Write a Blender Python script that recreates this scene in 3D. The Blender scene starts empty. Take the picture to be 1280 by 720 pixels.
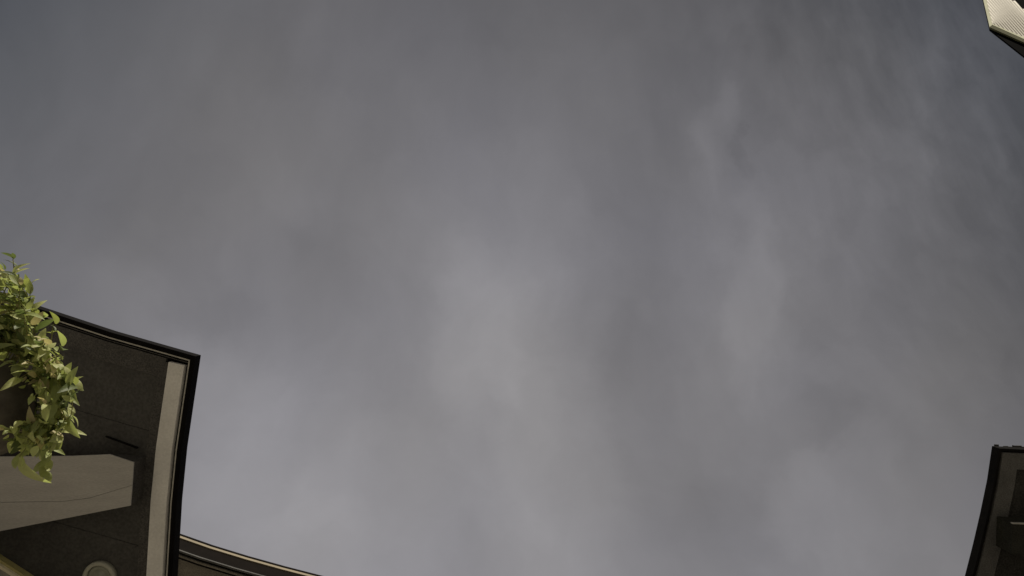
import bpy, bmesh, math, random
from mathutils import Vector, Matrix
random.seed(7)
S = bpy.context.scene
C = S.collection
R = math.radians

# ------------------------------------------------------------------ camera
CZ = 0.6                                  # camera lies face-up on a low ledge
F = 763.0                                 # focal length in pixels of a 1280 wide frame
cam_d = bpy.data.cameras.new('camera')
cam_d.sensor_width = 36.0
cam_d.lens = 36.0 * F / 1280.0
cam_d.clip_start = 0.02
cam_d.clip_end = 3000.0
cam = bpy.data.objects.new('camera', cam_d)
C.objects.link(cam)
cam.location = (0, 0, CZ)
cam.rotation_euler = (R(180), 0, 0)       # looks straight up
cam.rotation_euler = (R(180), 0, R(180))
cam.matrix_world = Matrix(((1, 0, 0, 0), (0, -1, 0, 0), (0, 0, -1, CZ), (0, 0, 0, 1)))
S.camera = cam
YS = -1.0                                 # image up is world -y when looking up with x to the right

# ------------------------------------------------------------------ light
SUN_DIR = Vector((0.10, 0.87 * YS, 0.47)).normalized()     # towards the sun
SUN_EL = math.asin(SUN_DIR.z)
SUN_AZ = math.atan2(SUN_DIR.x, SUN_DIR.y)
sun_d = bpy.data.lights.new('stand_in_sun', 'SUN')
sun_d.energy = 4.8  # strong warm light added in place of an unseen yard lamp
sun_d.angle = R(0.6)
sun_d.color = (1.0, 0.92, 0.79)
stand_in_sun = bpy.data.objects.new('stand_in_sun', sun_d)
C.objects.link(stand_in_sun)
stand_in_sun.location = (0, 0, 20)
stand_in_sun.rotation_euler = SUN_DIR.to_track_quat('Z', 'Y').to_euler()

world = bpy.data.worlds.new('World')
S.world = world
world.use_nodes = True
wt = world.node_tree
wt.nodes.clear()
_N = wt.nodes.new
_L = wt.links.new

def math_node(op, a, b=None, c=None, clamp=False):
    n = _N('ShaderNodeMath'); n.operation = op; n.use_clamp = clamp
    for i, x in enumerate((a, b, c)):
        if x is None: continue
        if isinstance(x, (int, float)): n.inputs[i].default_value = x
        else: _L(x, n.inputs[i])
    return n.outputs[0]

def vec_node(op, a, b=None, out=0):
    n = _N('ShaderNodeVectorMath'); n.operation = op
    for i, x in enumerate((a, b)):
        if x is None: continue
        if isinstance(x, (tuple, list)): n.inputs[i].default_value = x
        else: _L(x, n.inputs[i])
    return n.outputs[out]

def noise_node(vec, scale, detail, rough=0.5, dist=0.0):
    n = _N('ShaderNodeTexNoise')
    n.inputs['Scale'].default_value = scale
    n.inputs['Detail'].default_value = detail
    n.inputs['Roughness'].default_value = rough
    n.inputs['Distortion'].default_value = dist
    _L(vec, n.inputs['Vector'])
    return n

tc = _N('ShaderNodeTexCoord')
sep = _N('ShaderNodeSeparateXYZ'); _L(tc.outputs['Generated'], sep.inputs[0])
zc = math_node('MAXIMUM', sep.outputs[2], 0.12)
u0 = math_node('DIVIDE', sep.outputs[0], zc)
v0 = math_node('MULTIPLY', math_node('DIVIDE', sep.outputs[1], zc), YS)
u = math_node('MINIMUM', math_node('MAXIMUM', u0, -1.1), 1.1)
v = math_node('MINIMUM', math_node('MAXIMUM', v0, -0.75), 0.75)
cmb = _N('ShaderNodeCombineXYZ'); _L(u0, cmb.inputs[0]); _L(v0, cmb.inputs[1])
# the cloud deck is warped so that its banks have ragged, drawn-out borders
wn = noise_node(cmb.outputs[0], 3.0, 6.0, 0.58)
warp = vec_node('MULTIPLY', vec_node('SUBTRACT', wn.outputs['Color'], (0.5, 0.5, 0.5)), (0.20, 0.26, 0.0))
cw = vec_node('ADD', cmb.outputs[0], warp)
BASE = (0.2163, -0.1465, -0.0284, -0.1164)
val = math_node('ADD', math_node('MULTIPLY', v, BASE[1]), BASE[0])
val = math_node('ADD', val, math_node('MULTIPLY', u, BASE[2]))
val = math_node('ADD', val, math_node('MULTIPLY', math_node('MULTIPLY', u, u), BASE[3]))
BANKS = [(0.307, -0.396, -0.047), (-0.433, -0.27, 0.0415), (0.412, -0.003, 0.022), (0.0, 0.031, 0.040), (0.005, -0.186, 0.027), (0.131, 0.0, -0.0338), (0.052, -0.275, 0.0196), (0.346, 0.338, -0.0298), (-0.204, -0.094, -0.0247), (0.721, 0.333, 0.0205), (-0.262, 0.039, -0.0146), (0.406, -0.092, 0.0183), (-0.571, 0.037, -0.0127), (0.38, 0.157, 0.0175), (-0.105, -0.446, -0.0245), (0.215, -0.212, -0.0102), (0.446, -0.301, -0.0149), (-0.039, 0.438, -0.0232), (0.556, -0.16, -0.0096), (-0.105, 0.052, 0.0039), (-0.231, -0.343, 0.0155), (0.275, -0.105, -0.0146)]
WISPS = [(925, 195, -.018, .020, .035), (895, 180, .014, .025, .06), (942, 245, .010, .03, .05),
         (900, 40, .012, .04, .04), (435, 315, -.012, .09, .06), (262, 385, -.014, .06, .05), (582, 330, .015, .035, .07),
         (365, 260, .008, .02, .08), (765, 470, -.014, .03, .09), (850, 405, -.010, .04, .06), (1040, 520, -.010, .03, .06),
         (1012, 605, .012, .04, .06), (150, 372, .012, .07, .03), (1100, 60, -.010, .03, .06), (980, 520, .008, .05, .03), (470, 560, .008, .05, .07)]
BANKS = [(bu, bv, amp, 0.12, 0.17) for bu, bv, amp in BANKS] + [((x - 640) / 763, (360 - y) / 763, a, p, q) for x, y, a, p, q in WISPS]
for bu, bv, amp, bs, bt in BANKS:                 # broad banks of thicker and thinner cloud
    d = vec_node('MULTIPLY', vec_node('SUBTRACT', cw, (bu, bv, 0)), (1 / bs, 1 / bt, 0))
    q = vec_node('DOT_PRODUCT', d, d, out=1)
    val = math_node('MULTIPLY_ADD', math_node('EXPONENT', math_node('MULTIPLY', q, -0.5)), amp, val)
# banks whose border is sharper, frayed by a finer warp
wf = noise_node(cmb.outputs[0], 7.5, 5.0, 0.6)
cf = vec_node('ADD', cw, vec_node('MULTIPLY', vec_node('SUBTRACT', wf.outputs['Color'], (0.5, 0.5, 0.5)), (0.10, 0.14, 0.0)))
EDGED = [(612, 405, .020, .10, .15), (952, 370, .017, .055, .13), (905, 165, .012, .035, .05), (931, 200, -.012, .02, .035),
         (1055, 625, .016, .10, .10), (800, 500, -.008, .06, .12), (1010, 520, -.012, .07, .05),
         (255, 385, -.010, .09, .05), (330, 560, .014, .18, .14), (900, 35, .006, .05, .05), (1210, 200, -.008, .03, .10), (1150, 170, .008, .02, .08)]
for x, y, amp, bs, bt in EDGED:
    d = vec_node('MULTIPLY', vec_node('SUBTRACT', cf, ((x - 640) / 763, (360 - y) / 763, 0)), (1 / bs, 1 / bt, 0))
    q = vec_node('DOT_PRODUCT', d, d, out=1)
    mr = _N('ShaderNodeMapRange'); mr.interpolation_type = 'SMOOTHSTEP'
    mr.inputs['From Min'].default_value = 1.7; mr.inputs['From Max'].default_value = 0.25
    mr.inputs['To Min'].default_value = 0.0; mr.inputs['To Max'].default_value = 1.0
    _L(q, mr.inputs['Value'])
    val = math_node('MULTIPLY_ADD', mr.outputs[0], amp, val)
val = math_node('MAXIMUM', val, 0.06)
# wind-drawn streaks: they fan out from low in the sky
fan = math_node('MULTIPLY', u, math_node('MULTIPLY_ADD', v, 0.75, 0.15))
ax = math_node('ADD', u0, fan)
sc = _N('ShaderNodeCombineXYZ'); _L(ax, sc.inputs[0]); _L(math_node('MULTIPLY', v0, 0.66), sc.inputs[1])
sw = vec_node('ADD', sc.outputs[0], vec_node('MULTIPLY', warp, (0.7, 0.7, 0)))
st = noise_node(sw, 4.2, 6.0, 0.50)
st2 = noise_node(sw, 17.0, 4.0, 0.55)
# thin ripples where the deck breaks up on one side
rip = math_node('MULTIPLY', math_node('SUBTRACT', u, 0.2, clamp=True), math_node('ADD', v, 0.3, clamp=True), clamp=True)
m1 = math_node('MULTIPLY_ADD', math_node('SUBTRACT', st.outputs[0], 0.5), 0.26, 1.0)
m2 = math_node('MULTIPLY_ADD', math_node('MULTIPLY', math_node('SUBTRACT', st2.outputs[0], 0.5), math_node('MULTIPLY_ADD', rip, 1.9, 0.06)), 1.0, 1.0)
bl = noise_node(vec_node('ADD', cw, (3.7, 1.9, 0)), 3.4, 7.0, 0.56, 0.4)
m3 = math_node('MULTIPLY_ADD', math_node('SUBTRACT', bl.outputs[0], 0.5), 0.34, 1.0)
val = math_node('MULTIPLY', math_node('MULTIPLY', math_node('MULTIPLY', val, m1), m2), m3)
# colour: mauve grey, cooler where thin, a little warmer in patches
tn = noise_node(cmb.outputs[0], 1.9, 2.0)
tint = _N('ShaderNodeMix'); tint.data_type = 'RGBA'
tint.inputs['A'].default_value = (0.998, 0.974, 1.055, 1)
tint.inputs['B'].default_value = (1.025, 0.988, 1.0, 1)
_L(math_node('MULTIPLY_ADD', math_node('SUBTRACT', tn.outputs[0], 0.5), 2.2, 0.5, clamp=True), tint.inputs['Factor'])
r2 = math_node('ADD', math_node('MULTIPLY', u0, u0), math_node('MULTIPLY', v0, v0))
cool = _N('ShaderNodeMix'); cool.data_type = 'RGBA'
_L(math_node('MULTIPLY', math_node('SUBTRACT', r2, 0.30, clamp=True), math_node('MULTIPLY_ADD', v, 2.2, 0.25, clamp=True), clamp=True), cool.inputs['Factor'])
_L(tint.outputs['Result'], cool.inputs['A']); cool.inputs['B'].default_value = (0.945, 0.995, 1.09, 1)     # slate blue towards that horizon
hue = vec_node('SCALE', cool.outputs['Result'])
scn = hue.node; _L(val, scn.inputs['Scale'])
bg_cloud = _N('ShaderNodeBackground'); _L(hue, bg_cloud.inputs[0]); bg_cloud.inputs[1].default_value = 1.0
sky = _N('ShaderNodeTexSky'); sky.sky_type = 'NISHITA'; sky.sun_disc = False
sky.sun_elevation = SUN_EL; sky.sun_rotation = SUN_AZ
bg_sky = _N('ShaderNodeBackground'); _L(sky.outputs[0], bg_sky.inputs[0]); bg_sky.inputs[1].default_value = 0.07
mx = _N('ShaderNodeMixShader'); rad = math_node('ADD', math_node('MULTIPLY', u0, u0), math_node('MULTIPLY', v0, v0))
thin = math_node('MULTIPLY', math_node('MULTIPLY', math_node('SUBTRACT', rad, 0.35, clamp=True), math_node('ADD', v, 0.25, clamp=True), clamp=True), 0.10, clamp=True)
_L(math_node('SUBTRACT', 0.955, math_node('MINIMUM', thin, 0.04)), mx.inputs[0])      # the cloud deck thins away from the zenith
_L(bg_sky.outputs[0], mx.inputs[1]); _L(bg_cloud.outputs[0], mx.inputs[2])
wo = _N('ShaderNodeOutputWorld'); _L(mx.outputs[0], wo.inputs[0])

S.view_settings.view_transform = 'Standard'
S.view_settings.look = 'None'
S.view_settings.exposure = 0.0
S.view_settings.gamma = 1.0
S.view_settings.use_curve_mapping = False

# ------------------------------------------------------------------ materials
def material(name, col, rough=0.6, var=0.15, scale=12.0, bump=0.15, spec=0.4, metal=0.0, stretch=(1, 1, 1), translucent=None, speck=0.0):
    m = bpy.data.materials.new(name); m.use_nodes = True
    t = m.node_tree; b = t.nodes['Principled BSDF']
    b.inputs['Roughness'].default_value = rough
    b.inputs['Metallic'].default_value = metal
    b.inputs['Specular IOR Level'].default_value = spec
    co = t.nodes.new('ShaderNodeTexCoord')
    mp = t.nodes.new('ShaderNodeMapping'); mp.inputs['Scale'].default_value = stretch
    t.links.new(co.outputs['Object'], mp.inputs[0])
    n = t.nodes.new('ShaderNodeTexNoise'); n.inputs['Scale'].default_value = scale
    n.inputs['Detail'].default_value = 8; n.inputs['Roughness'].default_value = 0.65
    t.links.new(mp.outputs[0], n.inputs['Vector'])
    r = t.nodes.new('ShaderNodeValToRGB')
    r.color_ramp.elements[0].position = 0.3; r.color_ramp.elements[1].position = 0.7
    r.color_ramp.elements[0].color = tuple(c * (1 - var) for c in col) + (1,)
    r.color_ramp.elements[1].color = tuple(min(1, c * (1 + var)) for c in col) + (1,)
    t.links.new(n.outputs[0], r.inputs[0])
    colour = r.outputs[0]
    n2 = t.nodes.new('ShaderNodeTexNoise'); n2.inputs['Scale'].default_value = scale * 14
    n2.inputs['Detail'].default_value = 4
    t.links.new(mp.outputs[0], n2.inputs['Vector'])
    if speck:
        mr = t.nodes.new('ShaderNodeMapRange')
        mr.inputs['From Min'].default_value = 0.35; mr.inputs['From Max'].default_value = 0.65
        mr.inputs['To Min'].default_value = 1 - speck; mr.inputs['To Max'].default_value = 1 + speck
        t.links.new(n2.outputs[0], mr.inputs['Value'])
        sv = t.nodes.new('ShaderNodeVectorMath'); sv.operation = 'SCALE'
        t.links.new(colour, sv.inputs[0]); t.links.new(mr.outputs[0], sv.inputs['Scale'])
        colour = sv.outputs[0]
    t.links.new(colour, b.inputs['Base Color'])
    bp = t.nodes.new('ShaderNodeBump'); bp.inputs['Strength'].default_value = bump; bp.inputs['Distance'].default_value = 0.004
    t.links.new(n2.outputs[0], bp.inputs['Height']); t.links.new(bp.outputs[0], b.inputs['Normal'])
    if translucent:
        tr = t.nodes.new('ShaderNodeBsdfTranslucent'); tr.inputs[0].default_value = translucent + (1,)
        ms = t.nodes.new('ShaderNodeMixShader'); ms.inputs[0].default_value = 0.45
        t.links.new(b.outputs[0], ms.inputs[1]); t.links.new(tr.outputs[0], ms.inputs[2])
        t.links.new(ms.outputs[0], t.nodes['Material Output'].inputs[0])
    return m

M_paving = material('pale_stone_paving', (0.265, 0.248, 0.222), 0.8, 0.15, 3.0, 0.4)
M_black = material('black_coated_metal', (0.0045, 0.004, 0.004), 0.7, 0.3, 10, 0.1, 0.03)
M_bead = material('weathered_drip_bead', (0.33, 0.32, 0.29), 0.7, 0.25, 30, 0.2, 0.1)
M_soffit = material('charcoal_stained_soffit', (0.042, 0.041, 0.038), 0.7, 0.2, 5, 0.5, 0.3, speck=0.22)
M_board = material('charcoal_frame_board', (0.045, 0.043, 0.040), 0.7, 0.25, 10, 0.5, 0.3, speck=0.4)
M_trim = material('pale_taupe_trim', (0.53, 0.522, 0.50), 0.65, 0.10, 6, 0.4, 0.3, speck=0.06)
M_beam = material('grey_weathered_timber', (0.305, 0.297, 0.28), 0.75, 0.08, 11, 0.4, 0.2, stretch=(0.35, 2.2, 1), speck=0.08)
M_stucco = material('warm_stucco', (0.36, 0.33, 0.27), 0.85, 0.10, 8, 0.8, 0.2)
M_cream = material('cream_moulding', (0.72, 0.65, 0.46), 0.5, 0.10, 12, 0.2)
M_olive = material('olive_moulding', (0.40, 0.36, 0.15), 0.55, 0.15, 12, 0.2)
M_roof = material('dark_roof_felt', (0.05, 0.05, 0.05), 0.9, 0.3, 20, 0.8)
M_brown = material('dark_brown_gutter', (0.006, 0.0045, 0.0035), 0.7, 0.25, 12, 0.2, 0.03)
M_drip = material('brass_toned_drip_edge', (0.20, 0.168, 0.11), 0.7, 0.12, 12, 0.1)
M_rsoffit = material('brown_grey_soffit', (0.16, 0.145, 0.118), 0.75, 0.25, 10, 0.5, 0.2, speck=0.3)
M_dtrim = material('shade_toned_trim', (0.075, 0.074, 0.070), 0.7, 0.2, 12, 0.4, 0.15, speck=0.25)  # right eave's dimmer light put into the trim colour; reused on a gutter bead
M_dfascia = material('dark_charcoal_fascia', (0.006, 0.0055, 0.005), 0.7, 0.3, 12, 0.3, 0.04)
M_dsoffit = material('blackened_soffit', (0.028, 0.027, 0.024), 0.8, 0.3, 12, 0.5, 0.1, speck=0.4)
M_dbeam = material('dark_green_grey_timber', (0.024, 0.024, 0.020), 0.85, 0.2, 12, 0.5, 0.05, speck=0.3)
M_frame = material('matt_black_frame', (0.003, 0.003, 0.003), 0.9, 0.2, 10, 0.1, 0.01)
M_pot = material('dark_brown_pot', (0.075, 0.068, 0.055), 0.7, 0.3, 18, 0.2, 0.03)
M_soil = material('potting_soil', (0.03, 0.022, 0.015), 0.95, 0.4, 40, 1.0)
M_wire = material('dark_wire', (0.03, 0.03, 0.03), 0.4, 0.2, 20, 0.1)
M_ring = material('aged_white_metal', (0.29, 0.29, 0.235), 0.6, 0.15, 20, 0.2)
M_lens = material('frosted_lamp_lens', (0.20, 0.205, 0.16), 0.5, 0.2, 25, 0.2)
M_panel = material('cream_ribbed_panel', (0.58, 0.56, 0.50), 0.8, 0.06, 20, 0.2, 0.05)
M_ptrim = material('pale_green_edge_trim', (0.50, 0.51, 0.37), 0.7, 0.1, 20, 0.2, 0.05)
M_potrim = material('olive_edge_trim', (0.085, 0.085, 0.045), 0.8, 0.15, 20, 0.2, 0.05)
M_leaf = [
    material('yellow_green_leaf', (0.48, 0.50, 0.21), 0.5, 0.2, 25, 0.3, 0.35, translucent=(0.38, 0.45, 0.12)),
    material('mid_green_leaf', (0.34, 0.39, 0.155), 0.5, 0.25, 25, 0.3, 0.35, translucent=(0.28, 0.32, 0.07)),
    material('deep_green_leaf', (0.11, 0.14, 0.05), 0.5, 0.3, 25, 0.3, 0.35, translucent=(0.12, 0.16, 0.04)),
    material('pale_tan_leaf', (0.58, 0.52, 0.29), 0.55, 0.2, 25, 0.3, 0.3, translucent=(0.42, 0.38, 0.14)),
]
M_stem = material('green_stem', (0.20, 0.20, 0.07), 0.7, 0.2, 30, 0.2, 0.1)

# ------------------------------------------------------------------ helpers
def P(px, py, h):
    """Plan point at height h above the camera."""
    return Vector(((px - 640) / F * h, (360 - py) / F * h * YS))

def P3(px, py, h):
    p = P(px, py, h)
    return Vector((p.x, p.y, h + CZ))

def obj(name, bm, mat, parent=None, smooth=False, bevel=0.0):
    bmesh.ops.recalc_face_normals(bm, faces=bm.faces)
    if smooth:
        for f in bm.faces: f.smooth = True
    me = bpy.data.meshes.new(name)
    bm.to_mesh(me); bm.free()
    me.materials.append(mat)
    o = bpy.data.objects.new(name, me)
    C.objects.link(o)
    if parent is not None: o.parent = parent
    if bevel:
        b = o.modifiers.new('edge', 'BEVEL'); b.width = bevel; b.segments = 2; b.limit_method = 'ANGLE'
    return o

def thing(name, label, cat, loc=(0, 0, 0), group=None):
    o = bpy.data.objects.new(name, None); C.objects.link(o)
    o.location = (0, 0, 0)
    o['label'] = label; o['category'] = cat
    if group: o['group'] = group
    return o

SIDE = -YS   # which side of a path is inward once the plan is mirrored

def inward_normals(path):
    ns = []
    for i, p in enumerate(path):
        dirs = []
        if i > 0: dirs.append((path[i] - path[i - 1]).normalized())
        if i < len(path) - 1: dirs.append((path[i + 1] - path[i]).normalized())
        nn = [Vector((-d.y, d.x)) * SIDE for d in dirs]
        m = sum(nn, Vector((0, 0)))
        m.normalize()
        k = max(0.3, m.dot(nn[0]))
        ns.append(m / k)
    return ns

def strip_bm(path, d0, d1, h0, h1, bm=None, jitter=0.0):
    """A moulding of box section swept along a plan path, d measured inward from it."""
    bm = bm or bmesh.new()
    ns = inward_normals(path)
    rings = []
    for p, n in zip(path, ns):
        a, b = p + n * d0, p + n * d1
        j = random.uniform(-jitter, jitter) if jitter else 0
        rings.append([bm.verts.new((q.x, q.y, z + CZ)) for q, z in ((a, h0), (b, h0), (b, h1 + j), (a, h1 + j))])
    for r0, r1 in zip(rings, rings[1:]):
        for k in range(4):
            bm.faces.new((r0[k], r0[(k + 1) % 4], r1[(k + 1) % 4], r1[k]))
    bm.faces.new(rings[0]); bm.faces.new(rings[-1][::-1])
    return bm

def prism(pts, h0, h1, bm=None):
    bm = bm or bmesh.new()
    lo = [bm.verts.new((p.x, p.y, h0 + CZ)) for p in pts]
    hi = [bm.verts.new((p.x, p.y, h1 + CZ)) for p in pts]
    bm.faces.new(lo); bm.faces.new(hi[::-1])
    n = len(pts)
    for i in range(n):
        bm.faces.new((lo[i], lo[(i + 1) % n], hi[(i + 1) % n], hi[i]))
    return bm

def region(path, d, far, h0, h1):
    return prism([p + n * d for p, n in zip(path, inward_normals(path))] + far, h0, h1)

def resample(pts, step):
    out = [pts[0]]
    for a, b in zip(pts, pts[1:]):
        k = max(1, int((b - a).length / step))
        out += [a.lerp(b, i / k) for i in range(1, k + 1)]
    return out

def tube(pts, r0, r1, sides=6, bm=None):
    bm = bm or bmesh.new()
    rings = []
    n = len(pts)
    for i, p in enumerate(pts):
        d = (pts[min(i + 1, n - 1)] - pts[max(i - 1, 0)]).normalized()
        a = d.cross(Vector((0, 0, 1)))
        if a.length < 1e-3: a = Vector((1, 0, 0))
        a.normalize(); b = d.cross(a)
        r = r0 + (r1 - r0) * i / (n - 1)
        rings.append([bm.verts.new(p + (a * math.cos(t) + b * math.sin(t)) * r) for t in [2 * math.pi * k / sides for k in range(sides)]])
    for q0, q1 in zip(rings, rings[1:]):
        for k in range(sides):
            bm.faces.new((q0[k], q0[(k + 1) % sides], q1[(k + 1) % sides], q1[k]))
    bm.faces.new(rings[0]); bm.faces.new(rings[-1][::-1])
    return bm

def lathe(cx, cy, prof, seg=48, bm=None):
    bm = bm or bmesh.new()
    rings = []
    for r, z in prof:
        rings.append([bm.verts.new((cx + r * math.cos(2 * math.pi * k / seg), cy + r * math.sin(2 * math.pi * k / seg), z)) for k in range(seg)])
    for q0, q1 in zip(rings, rings[1:]):
        for k in range(seg):
            bm.faces.new((q0[k], q0[(k + 1) % seg], q1[(k + 1) % seg], q1[k]))
    bm.faces.new(rings[0]); bm.faces.new(rings[-1][::-1])
    return bm

# ------------------------------------------------------------------ ground
bm = bmesh.new()
g = 400
vs = [bm.verts.new(v) for v in ((-g, -g, 0), (g, -g, 0), (g, g, 0), (-g, g, 0))]
bm.faces.new(vs)
ground = obj('ground', bm, M_paving); ground['kind'] = 'structure'

# ------------------------------------------------------------------ the porch corner, lower left
H = 3.0
HT = 3.04
porch = thing('porch_roof', 'dark charcoal porch roof corner with pale taupe trim board, black edge and grey timber beam', 'porch')
top_px = [(-1000, 20), (-400, 222), (-150, 311), (-50, 347), (52, 384), (144.4, 414.4), (249.6, 444.2)]
side_px = [(240.6, 505), (232.6, 560), (226.2, 625), (220.6, 720), (218.6, 790), (216, 900), (214, 1400)]
path_all = [P(x, y, HT) for x, y in top_px + side_px]
path_top = [P(x, y, HT) for x, y in top_px]
corner_i = len(top_px) - 1
obj('fascia', strip_bm(path_all, 0.0, 0.0235, H, HT + 0.012), M_black, porch)
obj('drip_bead', strip_bm(path_all, 0.0250, 0.0315, H + 0.002, HT), M_bead, porch)
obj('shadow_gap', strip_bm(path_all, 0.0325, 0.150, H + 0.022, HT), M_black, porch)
# offset helper for runs that stop at the corner
ns_all = inward_normals(path_all)
def run(i0, i1, d_start, path=path_all):
    """Part of the eave path starting at the mitre line, already moved inward."""
    return [path[i] + ns_all[i] * d_start for i in range(i0, i1)]
side_run = path_all[corner_i:]
def side_strip(d0, d1, h0, h1):
    # the first ring follows the mitred corner so that the board stops against the bead of the other edge
    bm = bmesh.new(); rings = []
    for j, i in enumerate(range(corner_i, len(path_all))):
        p, n = path_all[i], ns_all[i]
        if j == 0:
            e = (path_all[i + 1] - p).normalized(); s = Vector((-e.y, e.x)) * SIDE
            a = p + s * d0 + e * 0.018 ; b = p + s * d1 + e * 0.012
            a += e * (0.034 / 1.0); b += e * (0.034 / 1.0)
        else:
            a, b = p + n * d0, p + n * d1
        rings.append([bm.verts.new((q.x, q.y, z + CZ)) for q, z in ((a, h0), (b, h0), (b, h1), (a, h1))])
    for r0, r1 in zip(rings, rings[1:]):
        for k in range(4): bm.faces.new((r0[k], r0[(k + 1) % 4], r1[(k + 1) % 4], r1[k]))
    bm.faces.new(rings[0]); bm.faces.new(rings[-1][::-1])
    return bm
obj('trim_board', side_strip(0.046, 0.124, H - 0.006, H + 0.02), M_trim, porch)
tp = path_top[:-1] + [path_top[-1] - (path_top[-1] - path_top[-2]).normalized() * 0.03]
obj('drip_bead', strip_bm(tp, 0.041, 0.044, H + 0.006, H + 0.0215), M_board, porch)
obj('frame_board', strip_bm([path_top[i] for i in range(len(path_top) - 1)] + [path_top[-1] - (path_top[-1] - path_top[-2]).normalized() * 0.135], 0.05, 0.146, H + 0.002, H + 0.021), M_board, porch)
obj('frame_board', side_strip(0.128, 0.176, H + 0.003, H + 0.0205), M_board, porch)
# soffit boards running with the upper edge, each a separate plank cut along the side trim
def line_hit(q, d, a, b):
    w = b - a
    t = ((a.x - q.x) * w.y - (a.y - q.y) * w.x) / (d.x * w.y - d.y * w.x)
    return q + d * t
cut_a, cut_b = [path_all[i] + ns_all[i] * 0.155 for i in (corner_i + 1, corner_i + 5)]
pl = path_top[2:]
pn = [Vector((-(pl[-1] - pl[0]).y, (pl[-1] - pl[0]).x)).normalized() * SIDE] * len(pl)
edges = [0.148, 0.42, 0.70, 0.98, 1.26, 1.54, 1.82]
for a, b in zip(edges, edges[1:]):
    r0 = [p + n * a for p, n in zip(pl, pn)]
    r1 = [p + n * (b - 0.0025) for p, n in zip(pl, pn)]
    d_ = (pl[-1] - pl[-2]).normalized()
    r0[-1] = line_hit(r0[-2], d_, cut_a, cut_b); r1[-1] = line_hit(r1[-2], d_, cut_a, cut_b)
    while len(r1) > 2 and (r1[-1] - r1[-2]).dot(d_) < 0: r1.pop(-2); r1[-1] = line_hit(r1[-2], d_, cut_a, cut_b)
    obj('soffit_plank', prism(r0 + r1[::-1], H + 0.010 + random.uniform(0, 0.001), H + 0.0245), M_soffit, porch)
obj('roof_deck', region(path_all, 0.025, [P(-1000, 1400, HT)], HT + 0.0005, HT + 0.012), M_roof, porch)
# projecting timber beam of two planks
HB = 2.9
beam = obj('beam', prism([P(x, y, HB + 0.0065) for x, y in ((-330, 584), (88, 578), (136, 575), (166, 578.6), (162.4, 631), (0, 662.5), (-330, 716))], HB + 0.0065, H + 0.012), M_board, porch)  # charcoal core: shade of the beam's sides put into its colour
pa = [(-330, 574), (90, 570), (137, 568), (167, 578), (165.1, 606.4), (112, 622.3), (80, 626.4), (0, 627.7), (-330, 630)]
pb = [(-330, 630.5), (0, 628.2), (80, 626.9), (112, 622.8), (165.1, 606.8), (163, 632), (0, 664), (-330, 724)]
obj('plank', prism([P(x, y, HB) for x, y in pa], HB, HB + 0.006), M_beam, beam)
obj('plank', prism([P(x, y, HB) for x, y in pb], HB + 0.0003, HB + 0.006), M_beam, beam)
# angled bay wall below the porch with a stepped moulding
bay_px = [(-900, 100), (-300, 498), (0, 694.5), (39.5, 720), (130, 782), (150, 1000), (160, 1500)]
bay = [P(x, y, H) for x, y in bay_px]
obj('moulding', strip_bm(bay, 0.0, 0.016, H - 0.02, H + 0.009), M_olive, porch)
obj('moulding', strip_bm(bay, 0.012, 0.034, H - 0.034, H - 0.021), M_cream, porch)
obj('wall', strip_bm(bay, 0.026, 0.25, -CZ, H + 0.008), M_stucco, porch)

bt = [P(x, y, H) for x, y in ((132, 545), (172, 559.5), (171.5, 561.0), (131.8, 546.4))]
obj('shadow_line', prism(bt, H - 0.001, H + 0.009), M_dfascia, porch)  # thin dark strip painted in for the shadow line above the beam
# recessed light in the soffit
lp = P3(124.5, 722, H)
lamp = thing('recessed_light', 'round pale recessed light with ringed lens set in the dark porch soffit', 'light')
obj('trim_ring', lathe(lp.x, lp.y, [(0.062, lp.z + 0.012), (0.062, lp.z - 0.010), (0.068, lp.z - 0.014), (0.078, lp.z - 0.012), (0.081, lp.z - 0.006), (0.081, lp.z + 0.012)]), M_ring, lamp, True)
obj('lens', lathe(lp.x, lp.y, [(0.0005, lp.z - 0.012), (0.030, lp.z - 0.0105), (0.034, lp.z - 0.004), (0.040, lp.z - 0.004), (0.044, lp.z - 0.009), (0.060, lp.z - 0.002), (0.060, lp.z + 0.010), (0.0005, lp.z + 0.010)]), M_lens, lamp, True)

# ------------------------------------------------------------------ the house whose gutter shows at the bottom
H2 = 4.2
rear = thing('house', 'house eave with dark brown gutter and brass drip edge, behind the porch corner', 'house')
rpx = [(-420, 395), (-100, 540), (50, 601), (140, 636.5), (223.7, 666.4), (266, 681.3), (310, 694.8), (356, 707.6), (403.5, 719.8), (500, 742), (620, 766), (740, 788)]
rp = [P(x, y, H2 + 0.1) for x, y in rpx]
obj('gutter_lip', strip_bm(rp, 0.0, 0.030, H2 + 0.082, H2 + 0.1), M_brown, rear)
obj('drip_edge', strip_bm(rp, 0.003, 0.030, H2 + 0.056, H2 + 0.080), M_drip, rear)
obj('gutter', strip_bm(rp, 0.012, 0.034, H2 - 0.065, H2 + 0.055), M_brown, rear)
obj('gutter_bead', strip_bm(rp, 0.010, 0.022, H2 - 0.078, H2 - 0.066), M_dtrim, rear)
obj('gutter_floor', strip_bm(rp, 0.035, 0.075, H2 - 0.06, H2 + 0.02), M_black, rear)
obj('gutter_bead', strip_bm(rp, 0.040, 0.052, H2 - 0.080, H2 - 0.061), M_rsoffit, rear)
obj('soffit', strip_bm(rp, 0.080, 0.75, H2 - 0.05, H2 - 0.02), M_rsoffit, rear)
obj('wall', strip_bm(rp, 0.60, 0.85, -CZ, H2 - 0.052), M_stucco, rear)
obj('roof', strip_bm(rp, 0.032, 1.0, H2 + 0.101, H2 + 0.13), M_roof, rear)

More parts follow.
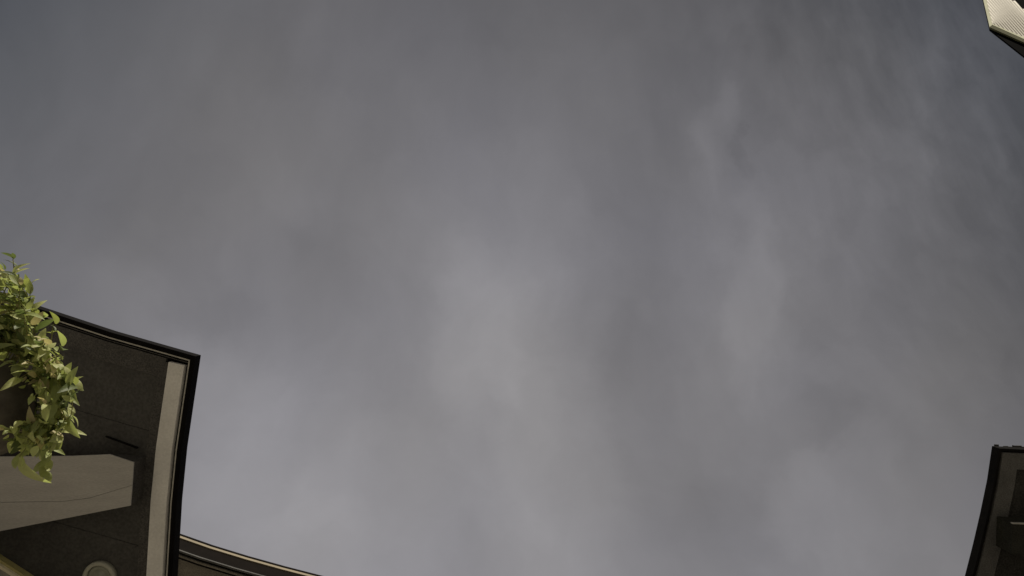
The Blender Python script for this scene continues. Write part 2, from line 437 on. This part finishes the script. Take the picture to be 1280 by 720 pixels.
# ------------------------------------------------------------------ the dark eave on the right
right = thing('house', 'dark house roof corner with shade-darkened trim and ragged shingle edge, far from the plant', 'house')
qside = [(1060, 1400), (1120, 1010), (1168, 850), (1206, 720), (1216.2, 680), (1225, 642), (1233.7, 600)]
qtop = [(1240, 557.5), (1280, 559.5), (1340, 562), (1600, 575), (2200, 600)]
qp = [P(x, y, HT + 0.005) for x, y in qside + qtop]
HTR = HT + 0.005
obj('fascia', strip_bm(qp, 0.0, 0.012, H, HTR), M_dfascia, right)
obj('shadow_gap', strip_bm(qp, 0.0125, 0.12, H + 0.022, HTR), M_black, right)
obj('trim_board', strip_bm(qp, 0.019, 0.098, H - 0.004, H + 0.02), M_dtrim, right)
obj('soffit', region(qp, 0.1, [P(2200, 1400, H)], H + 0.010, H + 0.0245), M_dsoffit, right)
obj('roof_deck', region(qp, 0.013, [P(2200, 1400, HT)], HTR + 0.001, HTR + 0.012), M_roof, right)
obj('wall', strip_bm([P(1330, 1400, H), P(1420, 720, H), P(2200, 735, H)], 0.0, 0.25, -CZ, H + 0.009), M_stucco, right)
# ragged shingle tabs along the top edge
tq = [P(x, y, HTR) for x, y in qtop]
tabs = resample(tq[:4], 0.022)
for a, b in zip(tabs, tabs[1:]):
    if random.random() < 0.12: continue
    e = (b - a); nrm = Vector((-e.y, e.x)).normalized() * SIDE
    o_ = random.uniform(-0.006, 0.002)
    poly = [a + e * 0.03 + nrm * o_, b - e * 0.03 + nrm * (o_ + random.uniform(-.002, .002)), b - e * 0.03 + nrm * 0.1, a + e * 0.03 + nrm * 0.1]
    obj('shingle', prism(poly, HTR + 0.013, HTR + 0.017 + random.uniform(0, 0.004)), M_roof, right)
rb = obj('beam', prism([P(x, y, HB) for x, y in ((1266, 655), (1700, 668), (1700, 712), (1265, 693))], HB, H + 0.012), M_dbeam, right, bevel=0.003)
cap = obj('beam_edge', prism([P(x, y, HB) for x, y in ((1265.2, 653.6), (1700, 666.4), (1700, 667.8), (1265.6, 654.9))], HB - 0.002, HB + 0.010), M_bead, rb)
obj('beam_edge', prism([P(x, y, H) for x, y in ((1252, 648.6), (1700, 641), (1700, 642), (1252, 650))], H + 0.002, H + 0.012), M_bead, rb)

# ------------------------------------------------------------------ cream ribbed canopy, top right
NV = Vector((-0.45, 0.75 * YS, -0.48)).normalized()
AP = P3(1237, 35, 2.6)
CP = Vector((0, 0, CZ))
def on_plane(px, py, off=0.0):
    d = Vector(((px - 640) / F, (360 - py) / F * YS, 1.0))
    t = (AP + NV * off - CP).dot(NV) / d.dot(NV)
    return CP + d * t
def slab(pts, off0, off1, bm=None):
    bm = bm or bmesh.new()
    q = [on_plane(x, y, off0) for x, y in pts]
    th = NV * (off1 - off0)
    lo = [bm.verts.new(p) for p in q]; hi = [bm.verts.new(p + th) for p in q]
    bm.faces.new(lo); bm.faces.new(hi[::-1]); n = len(q)
    for i in range(n): bm.faces.new((lo[i], lo[(i + 1) % n], hi[(i + 1) % n], hi[i]))
    return bm
awn = thing('canopy', 'cream ribbed canopy panel with pale green edge trim on a black frame, top right corner', 'canopy')
obj('frame', slab([(1222.6, -25), (1236.6, 36.3), (1400, 164), (1400, -25)], -0.0112, -0.02), M_frame, awn)
panel_px = [(1227, -25), (1240.2, 31.2), (1330, 67.5), (1330, 53), (1234, -25)]
obj('panel', slab(panel_px, 0.0, -0.006), M_panel, awn)
obj('edge_trim', slab([(1223.4, -25), (1237.1, 33.6), (1240.3, 31.0), (1227.1, -25)], 0.0022, -0.0065), M_ptrim, awn)
obj('edge_trim', slab([(1237.2, 33.9), (1330, 75.2), (1330, 71.4), (1240.2, 31.4)], 0.0018, -0.0065), M_potrim, awn)
obj('edge_trim', slab([(1240.4, 31.0), (1330, 71.0), (1330, 67.7), (1241.5, 30.2)], 0.0014, -0.0065), M_ptrim, awn)
# ribs: real raised cords across the panel
def clip(p0, d, poly):
    t0, t1 = -1e9, 1e9
    n = len(poly)
    area = sum(poly[i][0] * poly[(i + 1) % n][1] - poly[(i + 1) % n][0] * poly[i][1] for i in range(n))
    for i in range(n):
        a, b = poly[i], poly[(i + 1) % n]
        ex, ey = b[0] - a[0], b[1] - a[1]
        nx, ny = (-ey, ex) if area > 0 else (ey, -ex)
        den = d[0] * nx + d[1] * ny
        num = (a[0] - p0[0]) * nx + (a[1] - p0[1]) * ny
        if abs(den) < 1e-9:
            if num > 0: return None
        elif den > 0: t0 = max(t0, num / den)
        else: t1 = min(t1, num / den)
    return (t0, t1) if t1 - t0 > 1.5 else None
bm = bmesh.new()
dr = (0.66, 0.75)
for k in range(-40, 60):
    p0 = (1240 + k * 2.7 * 0.75, 20 - k * 2.7 * 0.66)
    c = clip(p0, dr, panel_px)
    if not c: continue
    a = on_plane(p0[0] + dr[0] * c[0], p0[1] + dr[1] * c[0], -0.0048)
    b = on_plane(p0[0] + dr[0] * c[1], p0[1] + dr[1] * c[1], -0.0048)
    tube([a, b], 0.0052, 0.0052, 10, bm)
ribs = obj('rib', bm, M_panel, awn, True); ribs['kind'] = 'stuff'
pb0 = on_plane(1390, 60, -0.04)
obj('post', tube([Vector((pb0.x, pb0.y, 0)), Vector((pb0.x, pb0.y, pb0.z))], 0.05, 0.05, 16), M_black, awn)

# ------------------------------------------------------------------ hanging planter
plant = thing('potted_plant', 'dark round pot overflowing with trailing yellow-green leaves, in front of the porch roof edge', 'potted plant')
HP0, HP1 = 1.95, 2.06
pc = P(-56, 515, HP0)
zb, zt = HP0 + CZ, HP1 + CZ
obj('pot', lathe(pc.x, pc.y, [(0.03, zb + 0.004), (0.07, zb), (0.11, zb + 0.004), (0.14, zb + 0.02), (0.160, zb + 0.06), (0.168, zt - 0.012), (0.176, zt - 0.012), (0.176, zt), (0.162, zt), (0.150, zt - 0.03), (0.03, zt - 0.031)], 56), M_pot, plant, True)
obj('soil', lathe(pc.x, pc.y, [(0.001, zt - 0.028), (0.148, zt - 0.026), (0.150, zt - 0.016), (0.08, zt - 0.004), (0.001, zt)], 40), M_soil, plant, True)
obj('stand', tube([Vector((pc.x, pc.y, 0)), Vector((pc.x, pc.y, zb + 0.003))], 0.028, 0.024, 20), M_wire, plant)

def leaf_rows(ln, wd, fold, curl, tip):
    rows = []
    for i in range(8):
        t = i / 7
        w = wd * (math.sin(math.pi * (0.04 + 0.93 * t)) ** 0.75) * (1 - tip * t) if t < 1 else wd * 0.04
        y = ln * t - curl * curl * t ** 3 * ln * 0.35; z = -curl * t * t * ln
        rows.append([(-w, y, z + fold * w * (1 - 0.5 * t)), (-w * 0.5, y, z + fold * w * 0.30), (0, y, z), (w * 0.5, y, z + fold * w * 0.30), (w, y, z + fold * w * (1 - 0.5 * t))])
    return rows
def leaf_into(bm, rows, mat4=None):
    prev = None
    for r in rows:
        row = [bm.verts.new(mat4 @ Vector(c) if mat4 else c) for c in r]
        if prev:
            for k in range(4): bm.faces.new((prev[k], prev[k + 1], row[k + 1], row[k])).smooth = True
        prev = row
def leaf_mesh(name, mat, shape):
    bm = bmesh.new(); leaf_into(bm, leaf_rows(*shape))
    me = bpy.data.meshes.new(name); bm.to_mesh(me); bm.free(); me.materials.append(mat)
    return me
SHAPES = [(0.052, 0.0150, 0.40, 0.40, 0.40), (0.043, 0.0140, -0.30, 0.75, 0.2), (0.066, 0.0165, 0.55, 0.45, 0.6), (0.042, 0.0095, 0.7, 0.3, 0.35)]
LEAVES = []
for mi, m in enumerate(M_leaf):
    for sh in SHAPES: LEAVES.append((mi, leaf_mesh('leaf', m, sh)))
loose = [bmesh.new() for _ in M_leaf]          # leaves past the first 300
rnd = random.Random(21)
def leaf_at(p, direction, normal, size, weights):
    mi = rnd.choices((0, 1, 2, 3), weights)[0]
    me = rnd.choice([x for x in LEAVES if x[0] == mi])[1]
    d = direction.normalized()
    n = (normal - d * normal.dot(d))
    if n.length < 1e-3: n = Vector((0.3, 0.2, -1))
    n.normalize(); s = d.cross(n)
    M = Matrix.Translation(p) @ Matrix((s, d, n)).transposed().to_4x4() @ Matrix.Diagonal((size, size, size, 1))
    QUEUE.append((mi, me, M, (p.z + 0) ))
QUEUE = []
n_leaf = 0
#   (x range, y range, height range, vines, colour weights) of where the trailing shoots end
ZONES = [((-30, 34), (322, 372), (1.98, 2.16), 13, (4, 6, 3, 2)),
         ((5, 50), (332, 385), (2.00, 2.14), 10, (4, 6, 3, 1)),
         ((-20, 68), (385, 450), (1.92, 2.10), 15, (4, 6, 4, 1)),
         ((58, 88), (425, 480), (1.92, 2.05), 9, (8, 3, 1, 2)),
         ((66, 92), (465, 560), (1.92, 2.05), 10, (6, 4, 2, 1)),
         ((20, 80), (535, 590), (1.88, 2.0), 8, (5, 5, 2, 1)),
         ((18, 58), (432, 500), (1.90, 2.00), 7, (7, 4, 2, 2)),
         ((2, 60), (500, 575), (1.86, 1.93), 7, (6, 5, 1, 1))]
for (xr, yr, hr, cnt, wts) in ZONES:
    for _ in range(cnt):
        tip = P3(rnd.uniform(*xr), rnd.uniform(*yr), rnd.uniform(*hr))
        out = Vector((tip.x - pc.x, tip.y - pc.y, 0))
        ang = math.atan2(out.y, out.x) + rnd.uniform(-0.4, 0.4)
        root = Vector((pc.x + 0.12 * math.cos(ang), pc.y + 0.12 * math.sin(ang), zt - 0.006))
        rim = Vector((pc.x + 0.19 * math.cos(ang), pc.y + 0.19 * math.sin(ang), zt + 0.03))
        side = Vector((-out.y, out.x, 0)).normalized() * rnd.uniform(-0.05, 0.05)
        mid = rim.lerp(tip, 0.5) + side + Vector((0, 0, rnd.uniform(0.0, 0.04)))
        ctrl = [root, rim, mid, tip]
        pts = []
        for i in range(13):                     # a Catmull-like smooth run through the control points
            t = i / 12 * 3; k = min(int(t), 2); f = t - k
            a, b = ctrl[k], ctrl[k + 1]
            ma = (ctrl[min(k + 1, 3)] - ctrl[max(k - 1, 0)]) * 0.5
            mb = (ctrl[min(k + 2, 3)] - ctrl[k]) * 0.5
            pts.append(a * (2*f**3 - 3*f*f + 1) + ma * (f**3 - 2*f*f + f) + b * (-2*f**3 + 3*f*f) + mb * (f**3 - f*f))
        obj('stem', tube(pts, 0.0026, 0.0014, 5), M_stem, plant, True)
        for i in range(4, 13):
            if i < 12 and rnd.random() < 0.12: continue
            p = pts[i]; d = (pts[i] - pts[i - 1]).normalized()
            sgn = 1 if i % 2 else -1
            lat = d.cross(Vector((0, 0, 1))).normalized() * sgn
            ld = d * rnd.uniform(0.3, 1.0) + lat * rnd.uniform(0.4, 1.1) + Vector((0, 0, rnd.uniform(-0.35, 0.45)))
            if i == 12: ld = d + Vector((rnd.uniform(-.3, .3), rnd.uniform(-.3, .3), rnd.uniform(-.4, .2)))
            for rep_ in range(2 if rnd.random() < 0.55 else 1):
                if rep_: ld = d * rnd.uniform(0.3, 1.0) - lat * rnd.uniform(0.4, 1.1) + Vector((0, 0, rnd.uniform(-0.35, 0.45)))
                rv = Vector((rnd.gauss(0, 1), rnd.gauss(0, 1), rnd.gauss(0, 1)))
                face = SUN_DIR * 0.9 + Vector((0.25, 0, -0.75)) if rnd.random() < 0.6 else SUN_DIR
                nrm = face + rv * 0.55                  # leaves turn towards the light
                leaf_at(p + rv * 0.006, ld, nrm, rnd.choice((0.55, 0.7, 0.85, 1.0, 1.2)), wts); n_leaf += 1
# the one broad leaf that hangs clear below the others
lb = P3(26, 572, 1.90)
leaf_at(lb, P3(40, 604, 1.89) - lb, Vector((-0.4, 0.1 * YS, -1)), 1.75, (1, 0, 0, 0))
BIG = QUEUE.pop()
# the 299 nearest to the low side of the plant, plus the broad one, are parts of their own; the rest is one mass per leaf colour
QUEUE.sort(key=lambda q: q[2].translation.z - 0.25 * q[2].translation.x)
for mi, me, M, _ in [BIG] + QUEUE[:299]:
    o = bpy.data.objects.new('leaf', me); C.objects.link(o); o.parent = plant; o.matrix_local = M
for mi, me, M, _ in QUEUE[299:]:
    sh = SHAPES[[x[1] for x in LEAVES if x[0] == mi].index(me)]
    leaf_into(loose[mi], leaf_rows(*sh), M)
me = bpy.data.meshes.new('foliage'); big = bmesh.new()
for k, bm in enumerate(loose):
    tmp = bpy.data.meshes.new('tmp'); bm.to_mesh(tmp); bm.free()
    n0 = len(big.faces); big.from_mesh(tmp); big.faces.ensure_lookup_table()
    for f in big.faces[n0:]: f.material_index = k
    bpy.data.meshes.remove(tmp)
big.to_mesh(me); big.free()
for m in M_leaf: me.materials.append(m)
fo = bpy.data.objects.new('foliage', me); C.objects.link(fo); fo.parent = plant; fo['kind'] = 'stuff'
print('leaves', len(QUEUE) + 1)
